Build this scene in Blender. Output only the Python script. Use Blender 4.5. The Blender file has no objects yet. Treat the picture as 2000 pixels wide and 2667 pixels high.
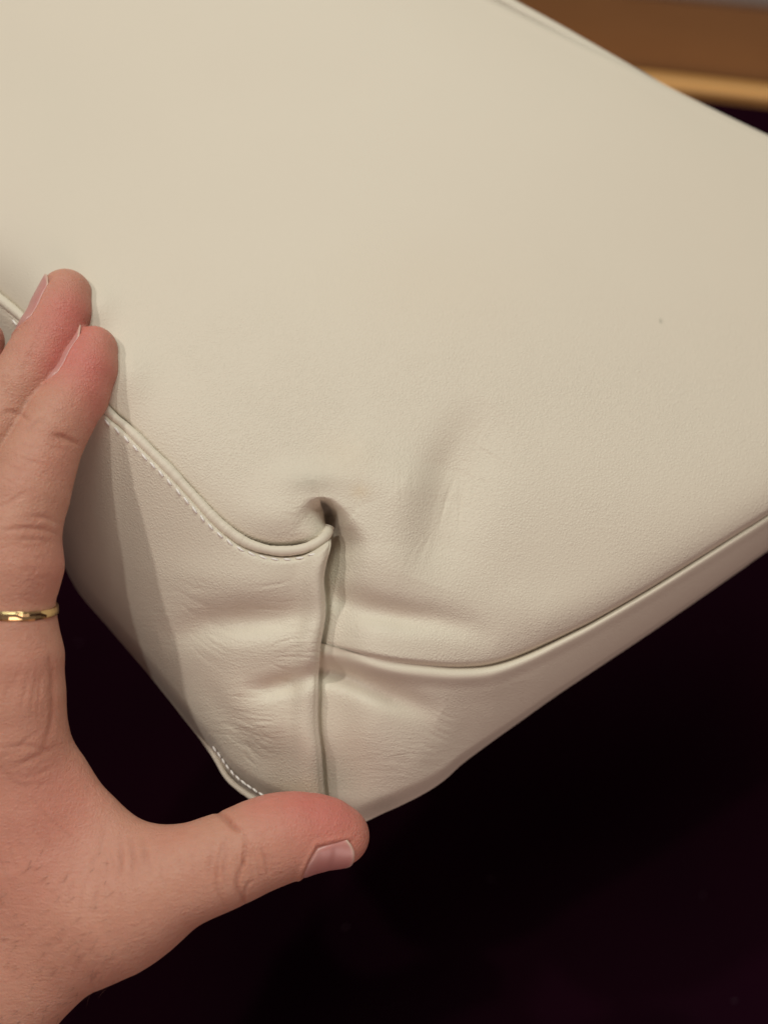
import bpy, bmesh, math, random
import numpy as np
from mathutils import Matrix, Vector

random.seed(4)
rng = np.random.default_rng(4)
scene = bpy.context.scene
COL = scene.collection

# ---------------------------------------------------------------- camera
TANX = 0.36                       # half width of the view at unit distance
CX, CY = 829.5, 1106.15           # picture centre in survey units
K = TANX / CX                     # metres per survey unit at 1 m
FOCUS = 0.262
PITCH = math.radians(50)
CAM_POS = np.array([0.0, -0.30, 0.42])
RX = math.radians(90) - PITCH
ROT = np.array([[1, 0, 0], [0, math.cos(RX), -math.sin(RX)], [0, math.sin(RX), math.cos(RX)]])

cd = bpy.data.cameras.new('camera')
cam = bpy.data.objects.new('camera', cd)
COL.objects.link(cam)
cam.location = CAM_POS
cam.rotation_euler = (RX, 0, 0)
cd.sensor_fit = 'HORIZONTAL'
cd.sensor_width = 36
cd.lens = 18 / TANX
cd.clip_start = 0.01
cd.clip_end = 50
cd.dof.use_dof = True
cd.dof.focus_distance = FOCUS
cd.dof.aperture_fstop = 7.8
scene.camera = cam


def c2w(p):
    """camera frame (x right, y up, z towards the viewer) -> world"""
    return np.asarray(p) @ ROT.T + CAM_POS


def up(x, y, d):
    """survey direction (x, y) at depth d -> camera frame point(s)"""
    x, y, d = np.broadcast_arrays(np.asarray(x, float), np.asarray(y, float), np.asarray(d, float))
    return np.stack([(x - CX) * K * d, -(y - CY) * K * d, -d], -1)


# ---------------------------------------------------------------- world, lamps, exposure
wd = bpy.data.worlds.new('World')
scene.world = wd
wd.use_nodes = True
bg = wd.node_tree.nodes['Background']
bg.inputs[0].default_value = (1.0, 0.74, 0.70, 1)
bg.inputs[1].default_value = 0.16


def lamp(name, kind, pos, target, power, size, col, spread=None):
    l = bpy.data.lights.new(name, kind)
    l.energy = power
    l.color = col
    if kind == 'AREA':
        l.shape = 'DISK'
        l.size = size
        if spread:
            l.spread = spread
    else:
        l.shadow_soft_size = size
    if kind == 'SPOT':
        l.spot_size = math.radians(80)
        l.spot_blend = 0.8
    o = bpy.data.objects.new(name, l)
    COL.objects.link(o)
    p, t = c2w(np.array(pos)), c2w(np.array(target))
    o.location = p
    o.rotation_euler = Vector(t - p).to_track_quat('-Z', 'Y').to_euler()
    return o


TGT = (-0.02, 0.02, -0.265)
def away(dx, dy, dz, dist):
    v = np.array([dx, dy, dz], float)
    v /= np.linalg.norm(v)
    return tuple(np.array(TGT) + v * dist)

lamp('shop_spotlight', 'SPOT', away(-0.60, 0.54, 0.68, 2.6), TGT, 73, 0.050, (1.0, 0.925, 0.865))
lamp('shop_spotlight', 'SPOT', away(-0.27, 0.52, 0.82, 2.6), TGT, 51, 0.050, (1.0, 0.955, 0.885))
lamp('ceiling_lamp', 'AREA', away(0.15, 0.80, 0.60, 2.2), TGT, 24, 1.2, (0.92, 1.0, 0.90))
lamp('added_low_fill', 'AREA', away(0.35, -0.75, 0.60, 1.2), TGT, 4.0, 0.7, (1.0, 0.74, 0.68))  # added unseen fill from low front right, brightens the base panel

scene.view_settings.view_transform = 'Standard'
scene.view_settings.look = 'None'
scene.view_settings.exposure = 0
scene.view_settings.gamma = 1
scene.cycles.use_denoising = True


# ---------------------------------------------------------------- helpers
def curve(pts, n):
    """Catmull-Rom through the points, n samples evenly spaced by chord"""
    p = np.array(pts, float)
    q = np.vstack([2 * p[0] - p[1], p, 2 * p[-1] - p[-2]])
    out = []
    for i in range(1, len(q) - 2):
        t = np.linspace(0, 1, 40, endpoint=False)[:, None]
        a, b, c, d = q[i - 1], q[i], q[i + 1], q[i + 2]
        out.append(0.5 * ((2 * b) + (-a + c) * t + (2 * a - 5 * b + 4 * c - d) * t ** 2 + (-a + 3 * b - 3 * c + d) * t ** 3))
    out = np.vstack(out + [p[-1:]])
    s = np.r_[0, np.cumsum(np.linalg.norm(np.diff(out[:, :2], axis=0), axis=1))]
    u = np.linspace(0, s[-1], n)
    return np.stack([np.interp(u, s, out[:, k]) for k in range(out.shape[1])], 1)


def sstep(a, b, x):
    t = np.clip((x - a) / (b - a), 0, 1)
    return t * t * (3 - 2 * t)


def ridge(x, y, pts, sig, amps, pw=2.0, sig2=None):
    """soft ridge or valley along a line: amplitude (mm) at each point, width sig (sig2 on the right-hand side)"""
    p = np.array(pts, float)
    a = np.array(amps, float) if np.ndim(amps) else np.full(len(p), float(amps))
    best = np.full(x.shape, 1e18)
    ba = np.zeros(x.shape)
    side = np.zeros(x.shape)
    for i in range(len(p) - 1):
        e = p[i + 1] - p[i]
        t = np.clip(((x - p[i, 0]) * e[0] + (y - p[i, 1]) * e[1]) / (e @ e), 0, 1)
        dx, dy = x - p[i, 0] - t * e[0], y - p[i, 1] - t * e[1]
        d2 = dx * dx + dy * dy
        m = d2 < best
        best = np.where(m, d2, best)
        ba = np.where(m, a[i] + t * (a[i + 1] - a[i]), ba)
        side = np.where(m, e[0] * dy - e[1] * dx, side)
    s = np.where(side > 0, sig2 if sig2 else sig, sig)
    return 1e-3 * ba * np.exp(-(np.sqrt(best) / s) ** pw)


def blob(x, y, cx, cy, sx, sy, amp):
    return 1e-3 * amp * np.exp(-((x - cx) / sx) ** 2 - ((y - cy) / sy) ** 2)


def fan(cx, cy, ang, count, spacing, length, curve_, spread, seed, wav=2.0):
    """short fine creases side by side: centre, direction (deg), count, spacing, length, bow, fanning (deg)"""
    r = np.random.default_rng(seed)
    out = []
    a0 = math.radians(ang)
    for i in range(count):
        o = (i - (count - 1) / 2)
        a = a0 + math.radians(spread) * o / max(count - 1, 1) + r.normal() * 0.05
        px = cx - math.sin(a0) * o * spacing + r.normal() * spacing * 0.7
        py = cy + math.cos(a0) * o * spacing + r.normal() * spacing * 0.25
        L_ = length * r.uniform(0.45, 1.15)
        t = np.linspace(-0.5, 0.5, 7)
        w = curve_ * (0.25 - t ** 2) * 4 + r.normal(size=7) * wav * 0.4
        out.append((np.stack([px + np.cos(a) * t * L_ - np.sin(a) * w, py + np.sin(a) * t * L_ + np.cos(a) * w], 1), r.uniform(0.4, 1.0)))
    return out


def fine(x, y, lines, w, amp):
    """sum of fine creases (mm)"""
    tot = np.zeros(x.shape)
    for q, k in lines:
        m = (x > q[:, 0].min() - 4 * w) & (x < q[:, 0].max() + 4 * w) & (y > q[:, 1].min() - 4 * w) & (y < q[:, 1].max() + 4 * w)
        if m.any():
            tot[m] += ridge(x[m], y[m], q, w, amp * k * np.sin(np.linspace(0.1, math.pi - 0.1, len(q))), 1.7)
    return tot


def new_mesh(name, verts, faces, mat, parent=None, smooth=True):
    me = bpy.data.meshes.new(name)
    me.from_pydata([tuple(v) for v in verts] if not isinstance(verts, list) else verts, [], faces if isinstance(faces, list) else faces.tolist())
    me.materials.append(mat)
    if smooth:
        me.polygons.foreach_set('use_smooth', np.ones(len(me.polygons), bool))
    me.update()
    o = bpy.data.objects.new(name, me)
    COL.objects.link(o)
    if parent:
        o.parent = parent
    return o


def grid_faces(r, c, off=0):
    i = np.arange((r - 1) * c).reshape(r - 1, c)[:, :-1].ravel() + off
    return np.stack([i, i + c, i + c + 1, i + 1], 1)


def attr(o, name, vals):
    a = o.data.attributes.new(name, 'FLOAT', 'POINT')
    a.data.foreach_set('value', np.asarray(vals, np.float32).ravel())


def sheet(name, X, Y, D, mat, parent, flip=False, attrs=None, skip=None):
    """grid surface surveyed in (x, y, depth)"""
    P = c2w(up(X, Y, D)).reshape(-1, 3)
    f = grid_faces(*X.shape)
    if skip is not None:
        f = f[~skip.ravel()[f].all(1)]
    if flip:
        f = f[:, ::-1]
    o = new_mesh(name, P, f, mat, parent)
    uv = o.data.uv_layers.new(name='uv')
    li = np.empty(len(o.data.loops), np.int32)
    o.data.loops.foreach_get('vertex_index', li)
    U = np.stack([X.ravel() / 1000, Y.ravel() / 1000], 1)
    uv.data.foreach_set('uv', U[li].astype(np.float32).ravel())
    for k, v in (attrs or {}).items():
        attr(o, k, v)
    return o


def tag(o, label=None, cat=None, group=None, kind=None):
    for k, v in (('label', label), ('category', cat), ('group', group), ('kind', kind)):
        if v:
            o[k] = v
    return o


def empty(name, loc):
    o = bpy.data.objects.new(name, None)
    o.empty_display_size = 0.02
    COL.objects.link(o)
    o.location = loc
    return o


def keep(parent, *objs):
    """children keep their surveyed world place"""
    inv = Matrix.Translation(-Vector(parent.location))
    for o in objs:
        o.parent = parent
        o.matrix_parent_inverse = inv


# ---------------------------------------------------------------- materials
def mat(name):
    m = bpy.data.materials.new(name)
    m.use_nodes = True
    nt = m.node_tree
    return m, nt, nt.nodes['Principled BSDF']


def N(nt, kind, **kw):
    n = nt.nodes.new(kind)
    for k, v in kw.items():
        if k in n.inputs:
            n.inputs[k].default_value = v
        else:
            setattr(n, k, v)
    return n


def math_node(nt, op, a, b=None, clamp=False):
    n = nt.nodes.new('ShaderNodeMath')
    n.operation = op
    n.use_clamp = clamp
    for i, v in enumerate((a, b)):
        if v is None:
            continue
        if isinstance(v, (int, float)):
            n.inputs[i].default_value = v
        else:
            nt.links.new(v, n.inputs[i])
    return n.outputs[0]


def mix_col(nt, fac, a, b, mode='MIX'):
    n = nt.nodes.new('ShaderNodeMix')
    n.data_type = 'RGBA'
    n.blend_type = mode
    for i, v in ((0, fac), (6, a), (7, b)):
        if hasattr(v, 'is_output') or hasattr(v, 'links'):
            nt.links.new(v, n.inputs[i])
        else:
            n.inputs[i].default_value = v
    return n.outputs[2]


def leather(name, base, bump=0.30, wrinkle=True):
    m, nt, b = mat(name)
    L = nt.links.new
    tc = N(nt, 'ShaderNodeTexCoord')
    # soft unevenness of the dye
    n1 = N(nt, 'ShaderNodeTexNoise', Scale=28.0, Detail=3.0)
    L(tc.outputs['Object'], n1.inputs['Vector'])
    f1 = math_node(nt, 'MULTIPLY', n1.outputs[0], 0.55)
    c = mix_col(nt, f1, (*base, 1), (base[0] * 0.96, base[1] * 0.935, base[2] * 0.93, 1))
    n9 = N(nt, 'ShaderNodeTexNoise', Scale=11.0, Detail=4.0, Distortion=0.8)
    L(tc.outputs['Object'], n9.inputs['Vector'])
    c = mix_col(nt, math_node(nt, 'MULTIPLY', math_node(nt, 'SUBTRACT', n9.outputs[0], 0.48), 0.8, True), c, (base[0] * 0.90, base[1] * 0.92, base[2] * 0.92, 1))
    at = N(nt, 'ShaderNodeAttribute', attribute_name='tan_mark')
    c = mix_col(nt, math_node(nt, 'MULTIPLY', at.outputs['Fac'], 0.5, True), c, (0.60, 0.45, 0.26, 1))
    ag = N(nt, 'ShaderNodeAttribute', attribute_name='grey_mark')
    n2 = N(nt, 'ShaderNodeTexNoise', Scale=700.0, Detail=4.0)
    L(tc.outputs['Object'], n2.inputs['Vector'])
    gm = math_node(nt, 'MULTIPLY', ag.outputs['Fac'], math_node(nt, 'MULTIPLY', n2.outputs[0], 0.9), True)
    c = mix_col(nt, gm, c, (0.30, 0.29, 0.22, 1))
    L(c, b.inputs['Base Color'])
    b.inputs['Roughness'].default_value = 0.52
    b.inputs['Specular IOR Level'].default_value = 0.38
    b.inputs['Sheen Weight'].default_value = 0.08
    # pebbled grain with fine crossing creases
    nd = N(nt, 'ShaderNodeTexNoise', Scale=420.0, Detail=2.0)
    L(tc.outputs['Object'], nd.inputs['Vector'])
    vm = N(nt, 'ShaderNodeVectorMath', operation='MULTIPLY_ADD')
    L(nd.outputs['Color'], vm.inputs[0])
    vm.inputs[1].default_value = (0.0012,) * 3
    L(tc.outputs['Object'], vm.inputs[2])
    v1 = N(nt, 'ShaderNodeTexVoronoi', feature='DISTANCE_TO_EDGE', Scale=1250.0)
    L(vm.outputs[0], v1.inputs['Vector'])
    g1 = math_node(nt, 'MULTIPLY', v1.outputs['Distance'], 2.2, True)
    n3 = N(nt, 'ShaderNodeTexNoise', Scale=1500.0, Detail=3.0)
    L(tc.outputs['Object'], n3.inputs['Vector'])
    n4 = N(nt, 'ShaderNodeTexNoise', Scale=60.0, Detail=2.0)
    L(tc.outputs['Object'], n4.inputs['Vector'])
    h = math_node(nt, 'ADD', math_node(nt, 'MULTIPLY', g1, math_node(nt, 'MULTIPLY', n4.outputs[0], 1.3)), math_node(nt, 'MULTIPLY', n3.outputs[0], 0.8))
    agr = N(nt, 'ShaderNodeAttribute', attribute_name='grain')
    h = math_node(nt, 'MULTIPLY', h, math_node(nt, 'ADD', agr.outputs['Fac'], 0.12))
    bp = N(nt, 'ShaderNodeBump', Strength=bump, Distance=0.00045)
    L(h, bp.inputs['Height'])
    last = bp
    if wrinkle:
        uv = N(nt, 'ShaderNodeUVMap', uv_map='uv')
        mp = N(nt, 'ShaderNodeMapping')
        mp.inputs['Scale'].default_value = (13, 62, 1)
        mp.inputs['Rotation'].default_value = (0, 0, math.radians(-8))
        L(uv.outputs[0], mp.inputs['Vector'])
        wn = N(nt, 'ShaderNodeTexNoise', Scale=1.0, Detail=3.0, Roughness=0.55, Distortion=0.9)
        L(mp.outputs[0], wn.inputs['Vector'])
        aw = N(nt, 'ShaderNodeAttribute', attribute_name='wrinkle')
        hw = math_node(nt, 'MULTIPLY', wn.outputs[0], aw.outputs['Fac'])
        bw = N(nt, 'ShaderNodeBump', Strength=0.30, Distance=0.0016)
        L(hw, bw.inputs['Height'])
        L(bw.outputs[0], bp.inputs['Normal'])
    L(bp.outputs[0], b.inputs['Normal'])
    return m


CREAM = (0.645, 0.585, 0.475)
M_LEATHER = leather('cream_leather', CREAM)
M_PIPING = leather('cream_piping_leather', CREAM, 0.10, False)

m, nt, b = mat('white_thread')
b.inputs['Base Color'].default_value = (0.80, 0.76, 0.71, 1)
b.inputs['Roughness'].default_value = 0.6
w = N(nt, 'ShaderNodeTexNoise', Scale=3500.0, Detail=2.0)
t = N(nt, 'ShaderNodeTexCoord')
nt.links.new(t.outputs['Object'], w.inputs['Vector'])
bb = N(nt, 'ShaderNodeBump', Strength=0.5, Distance=0.0003)
nt.links.new(w.outputs[0], bb.inputs['Height'])
nt.links.new(bb.outputs[0], b.inputs['Normal'])
M_THREAD = m

m, nt, b = mat('gold')
b.inputs['Base Color'].default_value = (0.80, 0.60, 0.30, 1)
b.inputs['Metallic'].default_value = 1
b.inputs['Roughness'].default_value = 0.2
M_GOLD = m

# skin
m, nt, b = mat('skin')
L = nt.links.new
tc = N(nt, 'ShaderNodeTexCoord')
at = N(nt, 'ShaderNodeAttribute', attribute_name='flush')
n1 = N(nt, 'ShaderNodeTexNoise', Scale=95.0, Detail=6.0, Roughness=0.65)
L(tc.outputs['Object'], n1.inputs['Vector'])
c = mix_col(nt, n1.outputs[0], (0.57, 0.325, 0.225, 1), (0.52, 0.255, 0.185, 1))
c = mix_col(nt, math_node(nt, 'MULTIPLY', at.outputs['Fac'], 1.0, True), c, (0.58, 0.18, 0.15, 1))
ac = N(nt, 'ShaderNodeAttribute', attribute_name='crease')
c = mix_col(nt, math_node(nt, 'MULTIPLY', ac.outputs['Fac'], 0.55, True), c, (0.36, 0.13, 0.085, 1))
n5 = N(nt, 'ShaderNodeTexNoise', Scale=520.0, Detail=3.0)
L(tc.outputs['Object'], n5.inputs['Vector'])
c = mix_col(nt, math_node(nt, 'MULTIPLY', n5.outputs[0], 0.42), c, (0.42, 0.17, 0.11, 1))
L(c, b.inputs['Base Color'])
b.inputs['Roughness'].default_value = 0.5
b.inputs['Specular IOR Level'].default_value = 0.35
b.inputs['Subsurface Weight'].default_value = 0.35
b.inputs['Subsurface Radius'].default_value = (0.0036, 0.0013, 0.0007)
b.inputs['Subsurface Scale'].default_value = 0.6
nd = N(nt, 'ShaderNodeTexNoise', Scale=300.0, Detail=2.0)
L(tc.outputs['Object'], nd.inputs['Vector'])
vm = N(nt, 'ShaderNodeVectorMath', operation='MULTIPLY_ADD')
L(nd.outputs['Color'], vm.inputs[0])
vm.inputs[1].default_value = (0.002,) * 3
L(tc.outputs['Object'], vm.inputs[2])
v1 = N(nt, 'ShaderNodeTexVoronoi', feature='DISTANCE_TO_EDGE', Scale=1300.0)
L(vm.outputs[0], v1.inputs['Vector'])
mp = N(nt, 'ShaderNodeMapping')
mp.inputs['Scale'].default_value = (0.35, 1.3, 1.3)
L(tc.outputs['Object'], mp.inputs['Vector'])
n3 = N(nt, 'ShaderNodeTexNoise', Scale=900.0, Detail=4.0)
L(mp.outputs[0], n3.inputs['Vector'])
h = math_node(nt, 'ADD', math_node(nt, 'MULTIPLY', v1.outputs['Distance'], 1.0, True), math_node(nt, 'MULTIPLY', n3.outputs[0], 1.0))
bp = N(nt, 'ShaderNodeBump', Strength=0.45, Distance=0.0005)
L(h, bp.inputs['Height'])
L(bp.outputs[0], b.inputs['Normal'])
M_SKIN = m

m, nt, b = mat('nail')
at = N(nt, 'ShaderNodeAttribute', attribute_name='free_edge')
c = mix_col(nt, at.outputs['Fac'], (0.50, 0.225, 0.20, 1), (0.60, 0.42, 0.34, 1))
nt.links.new(c, b.inputs['Base Color'])
b.inputs['Roughness'].default_value = 0.33
b.inputs['Subsurface Weight'].default_value = 0.2
b.inputs['Subsurface Radius'].default_value = (0.002, 0.001, 0.0006)
M_NAIL = m

m, nt, b = mat('burgundy_velvet')
tc = N(nt, 'ShaderNodeTexCoord')
n1 = N(nt, 'ShaderNodeTexNoise', Scale=7.0, Detail=4.0)
nt.links.new(tc.outputs['Object'], n1.inputs['Vector'])
n2 = N(nt, 'ShaderNodeTexNoise', Scale=1200.0, Detail=2.0)
nt.links.new(tc.outputs['Object'], n2.inputs['Vector'])
c = mix_col(nt, n1.outputs[0], (0.005, 0.0018, 0.0042, 1), (0.014, 0.0018, 0.006, 1))
nt.links.new(c, b.inputs['Base Color'])
b.inputs['Roughness'].default_value = 1
b.inputs['Specular IOR Level'].default_value = 0.0
b.inputs['Sheen Weight'].default_value = 0.015
b.inputs['Sheen Roughness'].default_value = 0.4
b.inputs['Sheen Tint'].default_value = (0.5, 0.05, 0.2, 1)
bb = N(nt, 'ShaderNodeBump', Strength=0.5, Distance=0.001)
nt.links.new(n2.outputs[0], bb.inputs['Height'])
nt.links.new(bb.outputs[0], b.inputs['Normal'])
M_VELVET = m


def wood(name, c1, c2, rough, spec=0.4):
    m, nt, b = mat(name)
    tc = N(nt, 'ShaderNodeTexCoord')
    mp = N(nt, 'ShaderNodeMapping')
    mp.inputs['Scale'].default_value = (3, 60, 60)
    nt.links.new(tc.outputs['Object'], mp.inputs['Vector'])
    n = N(nt, 'ShaderNodeTexNoise', Scale=1.0, Detail=5.0, Distortion=0.6)
    nt.links.new(mp.outputs[0], n.inputs['Vector'])
    nt.links.new(mix_col(nt, n.outputs[0], (*c1, 1), (*c2, 1)), b.inputs['Base Color'])
    b.inputs['Roughness'].default_value = rough
    b.inputs['Specular IOR Level'].default_value = spec
    return m

M_BROWN = wood('brown_wood', (0.42, 0.215, 0.082), (0.35, 0.17, 0.062), 0.5)
M_OAK = wood('golden_wood', (0.74, 0.40, 0.13), (0.66, 0.34, 0.10), 0.4)
M_PALE = wood('pale_rail', (0.42, 0.38, 0.33), (0.38, 0.34, 0.30), 0.5)
M_LINING = leather('dark_lining', (0.10, 0.10, 0.10), 0.1, False)


# ---------------------------------------------------------------- survey lines of the bag (x, y)
SIDE_PIPE = curve([(-450, 262), (-200, 474), (-60, 592), (0, 645), (55, 692), (140, 783), (232, 886), (270, 919), (320, 968),
                   (370, 1018), (420, 1072), (460, 1116), (500, 1151), (540, 1175), (590, 1188.5), (640, 1187.5),
                   (680, 1175), (703, 1157), (712, 1136)], 700)
REAR_LINE = curve([(-450, 600), (-200, 800), (-60, 935), (20, 1045), (80, 1130), (129, 1205), (170, 1280), (234, 1356), (330, 1469),
                   (420, 1583), (462, 1634), (496, 1680), (540, 1714), (590, 1742), (650, 1762), (704, 1772)], 700)
BASE_PIPE = curve([(655, 1382), (692, 1391), (765, 1413), (840, 1429), (915, 1438), (990, 1443), (1063, 1437), (1139, 1412),
                   (1243, 1363), (1300, 1333), (1400, 1275), (1500, 1213), (1600, 1150), (1659, 1113), (1900, 957), (2150, 790)], 900)
BASE_LOW = curve([(690, 1822), (735, 1800), (787, 1777), (830, 1757), (870, 1739), (920, 1713), (960, 1686), (1000, 1650), (1060, 1605),
                  (1130, 1555), (1200, 1505), (1300, 1438), (1400, 1371), (1500, 1302), (1600, 1232), (1659, 1190), (1900, 1030), (2150, 870)], 900)
TOP_FRONT = curve([(-450, -745), (400, -332), (800, -132), (1067, 0), (1135, 34), (1240, 86), (1330, 128), (1379, 152), (1475, 202),
                   (1659, 291), (1900, 400), (2150, 510)], 900)
TOP_BACK = curve([(-450, -790), (400, -368), (800, -165), (1040, -42), (1115, 0), (1203, 48), (1315, 112), (1379, 149), (1475, 203),
                  (1659, 297), (1900, 410), (2150, 525)], 900)
CREASE = curve([(690, 1000), (690, 1060), (692, 1085), (699, 1105), (703, 1130), (711, 1150), (715, 1172), (713, 1190), (706, 1215), (700, 1250),
                (702, 1290), (703, 1330), (697, 1370), (692, 1400), (689, 1450), (688, 1500), (687, 1540), (689, 1580), (694, 1620),
                (698, 1670), (700, 1700), (704, 1735), (706, 1775)], 800)
crease_x = lambda y: np.interp(y, CREASE[:, 1], CREASE[:, 0])
side_y = lambda x: np.interp(x, SIDE_PIPE[:, 0], SIDE_PIPE[:, 1])
base_y = lambda x: np.interp(x, BASE_PIPE[:, 0], BASE_PIPE[:, 1])

PX = K * 0.26          # metres per survey unit near the bag


def base_depth(x, y):
    """the stuffed front of the bag without its folds"""
    yy = 1080 - y
    soft = 0.5 * (yy + np.sqrt(yy * yy + 120 ** 2))        # smooth max(yy, 0)
    d = 0.2585 + 0.40 * PX * soft + 0.06 * PX * (yy - soft)
    d = d + 0.13 * PX * (x - 700)
    d = d + 0.00000000 * x
    # belly of the stuffed panel
    d = d + 1e-3 * 6 * ((x - 650) / 1000) ** 2
    return d


def fold_width(y):
    return np.interp(y, [1070, 1085, 1105, 1130, 1170, 1230, 1300, 1400], [12, 19, 26, 34, 44, 54, 60, 60])


def left_fold(x, y, R):
    """rolling over of the left lobe into the deep crease"""
    t = np.clip(crease_x(y) - x, 0, R)
    k = (R - t) / R
    return 1 - np.sqrt(np.clip(1 - k * k, 0, 1))


def terms_right(x, y):
    d = ridge(x, y, [(1065, 870), (1005, 945), (972, 1015), (962, 1085), (940, 1170), (910, 1255)], 82, [0, 1.9, 3.5, 3.3, 2.1, 0], sig2=54)
    d = d - ridge(x, y, [(705, 1035), (790, 1010), (860, 1060), (850, 1180)], 72, [0.2, 1.4, 2.5, 1.4])
    d = d - ridge(x, y, [(770, 1215), (860, 1240), (960, 1270)], 60, [0.8, 1.2, 0.6])
    d = d + ridge(x, y, [(740, 1300), (800, 1318), (870, 1332), (940, 1340), (1010, 1355), (1075, 1385)], 30, [2.4, 3.3, 3.0, 2.2, 1.2, 0])
    d = d - ridge(x, y, [(1060, 1300), (1180, 1330), (1330, 1280)], 55, [0.4, 1.0, 0.3])
    q = base_y(x) - y
    d = d + 4.6e-3 * np.exp(-np.clip(q, 0, None) / 42) * sstep(820, 1150, x) + 1.9e-3 * np.exp(-(np.clip(q, 0, None) / 7) ** 2)
    return d


def terms_left(x, y):
    q = side_y(np.minimum(x, 645)) - y
    d = -blob(x, y, 610, 1120, 95, 65, 2.2) - blob(x, y, 272, 805, 48, 62, 1.7) - blob(x, y, 208, 655, 44, 52, 1.7)
    d = d + 6e-3 * np.exp(-(np.clip(q, 0, None) / 150)) * (1 - sstep(-20, 160, x))
    d = d + 4.5e-3 * np.exp(-(np.clip(q, 0, None) / 90)) + 1.9e-3 * np.exp(-(np.clip(q, 0, None) / 11) ** 2)
    return d


def open_up(y):
    return 1 - sstep(1045, 1120, y)


PUCKER = fan(690, 1100, 90, 9, 9, 60, 0, 75, 11)


def pinch(x, y):
    d = -blob(x, y, 675, 1032, 85, 34, 1.3)
    l_ = np.clip(700 - x, 0, None); r_ = np.clip(x - 700, 0, None)
    g = np.exp(-(l_ / 48) ** 2 - (r_ / 24) ** 2)
    sh = 12 * (l_ / 48) ** 2 + 0.9 * r_
    d = d + 3.4e-3 * g * sstep(0, 1, (y - 1072 - sh) / (18 + 0.55 * l_)) * (1 - sstep(1096, 1165, y))
    return d


def right_depth(x, y):
    w = (1 - sstep(630, 800, x)) * open_up(y)
    d = base_depth(x, y) + (1 - w) * terms_right(x, y) + w * terms_left(x, y)
    A = 16e-3 * np.sqrt(sstep(1074, 1112, y)) * sstep(1072, 1084, y) * np.interp(y, [1125, 1180, 1250, 1320, 1385], [1.0, 0.84, 0.64, 0.42, 0.26])
    t = np.clip(x - crease_x(y), 0, None)
    d = d + A * np.exp(-(t / fold_width(y)) ** 2.0)
    return d + pinch(x, y)


def left_depth(x, y):
    w = sstep(630, 800, x) * open_up(y)
    d = base_depth(x, y) + w * terms_right(x, y) + (1 - w) * terms_left(x, y)
    A = 6.0e-3 * sstep(1072, 1102, y)
    d = d + A * left_fold(x, y, 46)
    return d + pinch(x, y)


# ---------------------------------------------------------------- handbag
bag = empty('handbag', tuple(c2w(up(900, 1400, 0.30))))
tag(bag, 'cream leather handbag whose creased corner is held up over dark velvet', 'handbag')


def dens(a, b, n, c, pwr):
    """n positions from a to b, densest towards c (one of the ends)"""
    t = np.linspace(0, 1, n) ** pwr
    return (b + (a - b) * t)[::-1] if c == b else a + (b - a) * t


def panel_block(x0, bottom, side):
    """columns at x0; rows over the top lip, down the panel and into the fold"""
    yt = np.interp(x0, TOP_FRONT[:, 0], TOP_FRONT[:, 1])
    ym = np.minimum(1058, bottom - 100)
    rows, lips = [], []
    rp = 20.0
    for th in np.linspace(-math.pi / 2, math.pi / 2, 11)[:-1]:
        rows.append(yt + rp * (1 - math.cos(th)))
        lips.append(2.4e-3 * (1 - math.sin(th)))
    n1 = 210
    for v in np.linspace(0, 1, n1) ** 0.85:
        rows.append(yt + rp + (ym - yt - rp) * v)
        lips.append(0.0)
    for v in np.linspace(0, 1, 150)[1:]:
        rows.append(ym + (bottom - ym) * v)
        lips.append(0.0)
    Y = np.array(rows)
    X = np.repeat(x0[None], len(rows), 0)
    wgt = np.exp(-np.abs(X - 695) / 60)
    if side < 0:
        X = X + (crease_x(Y) - 695) * wgt
        D = left_depth(X, Y)
    else:
        tuck = np.interp(Y, [0, 1060, 1085, 1110, 1150, 1500], [690, 690, 688, 680, 672, 668])
        X = X + (tuck - 695) * wgt
        D = right_depth(X, Y)
    Ytop = yt[None] + rp
    lipv = np.array(lips)[:, None]
    f = left_depth if side < 0 else right_depth
    D = np.where(lipv > 0, f(X, np.broadcast_to(Ytop, Y.shape)) + lipv, D)
    # the front sinks back towards its rim
    D = D + 5e-3 * np.exp(-np.clip(Y - yt[None], 0, None) / 110)
    return X, Y, D

# side gusset: from the side piping back to the rear seam
nu, nv = 330, 240
u = np.r_[np.linspace(0, 0.30, 60)[:-1], np.linspace(0.30, 0.86, 150)[:-1], dens(0.86, 1.0, 123, 1.0, 1.4)]
T = np.stack([np.interp(u, np.linspace(0, 1, 700), SIDE_PIPE[:, k]) for k in (0, 1)], 1)
B = np.stack([np.interp(u, np.linspace(0, 1, 700), REAR_LINE[:, k]) for k in (0, 1)], 1)
v = np.linspace(0, 1, nv)[:, None]
X = T[None, :, 0] + (B[None, :, 0] - T[None, :, 0]) * v
Y = T[None, :, 1] + (B[None, :, 1] - T[None, :, 1]) * v
straight = T[-1, 0] + (B[-1, 0] - T[-1, 0]) * v
wu = sstep(0.86, 1.0, u)[None]
X = X + (crease_x(Y) - straight) * wu
rear_gain = np.interp(u, [0, 0.45, 0.75, 0.92, 1], [52, 36, 24, 16, 13]) * 1e-3
Dt = left_depth(T[:, 0], T[:, 1])


GF = fan(540, 1545, 12, 15, 8.5, 120, 7, 30, 21) + fan(640, 1395, -8, 9, 8, 110, -4, 22, 22) + fan(470, 1390, 28, 10, 9, 110, 6, 20, 23) \
    + fan(590, 1290, -6, 7, 9, 120, 4, 15, 24) + fan(420, 1290, 20, 8, 11, 90, 5, 25, 25) + fan(560, 1610, 35, 8, 9, 70, 4, 25, 26) + fan(620, 1440, 8, 7, 8, 90, 4, 20, 27)


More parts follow.
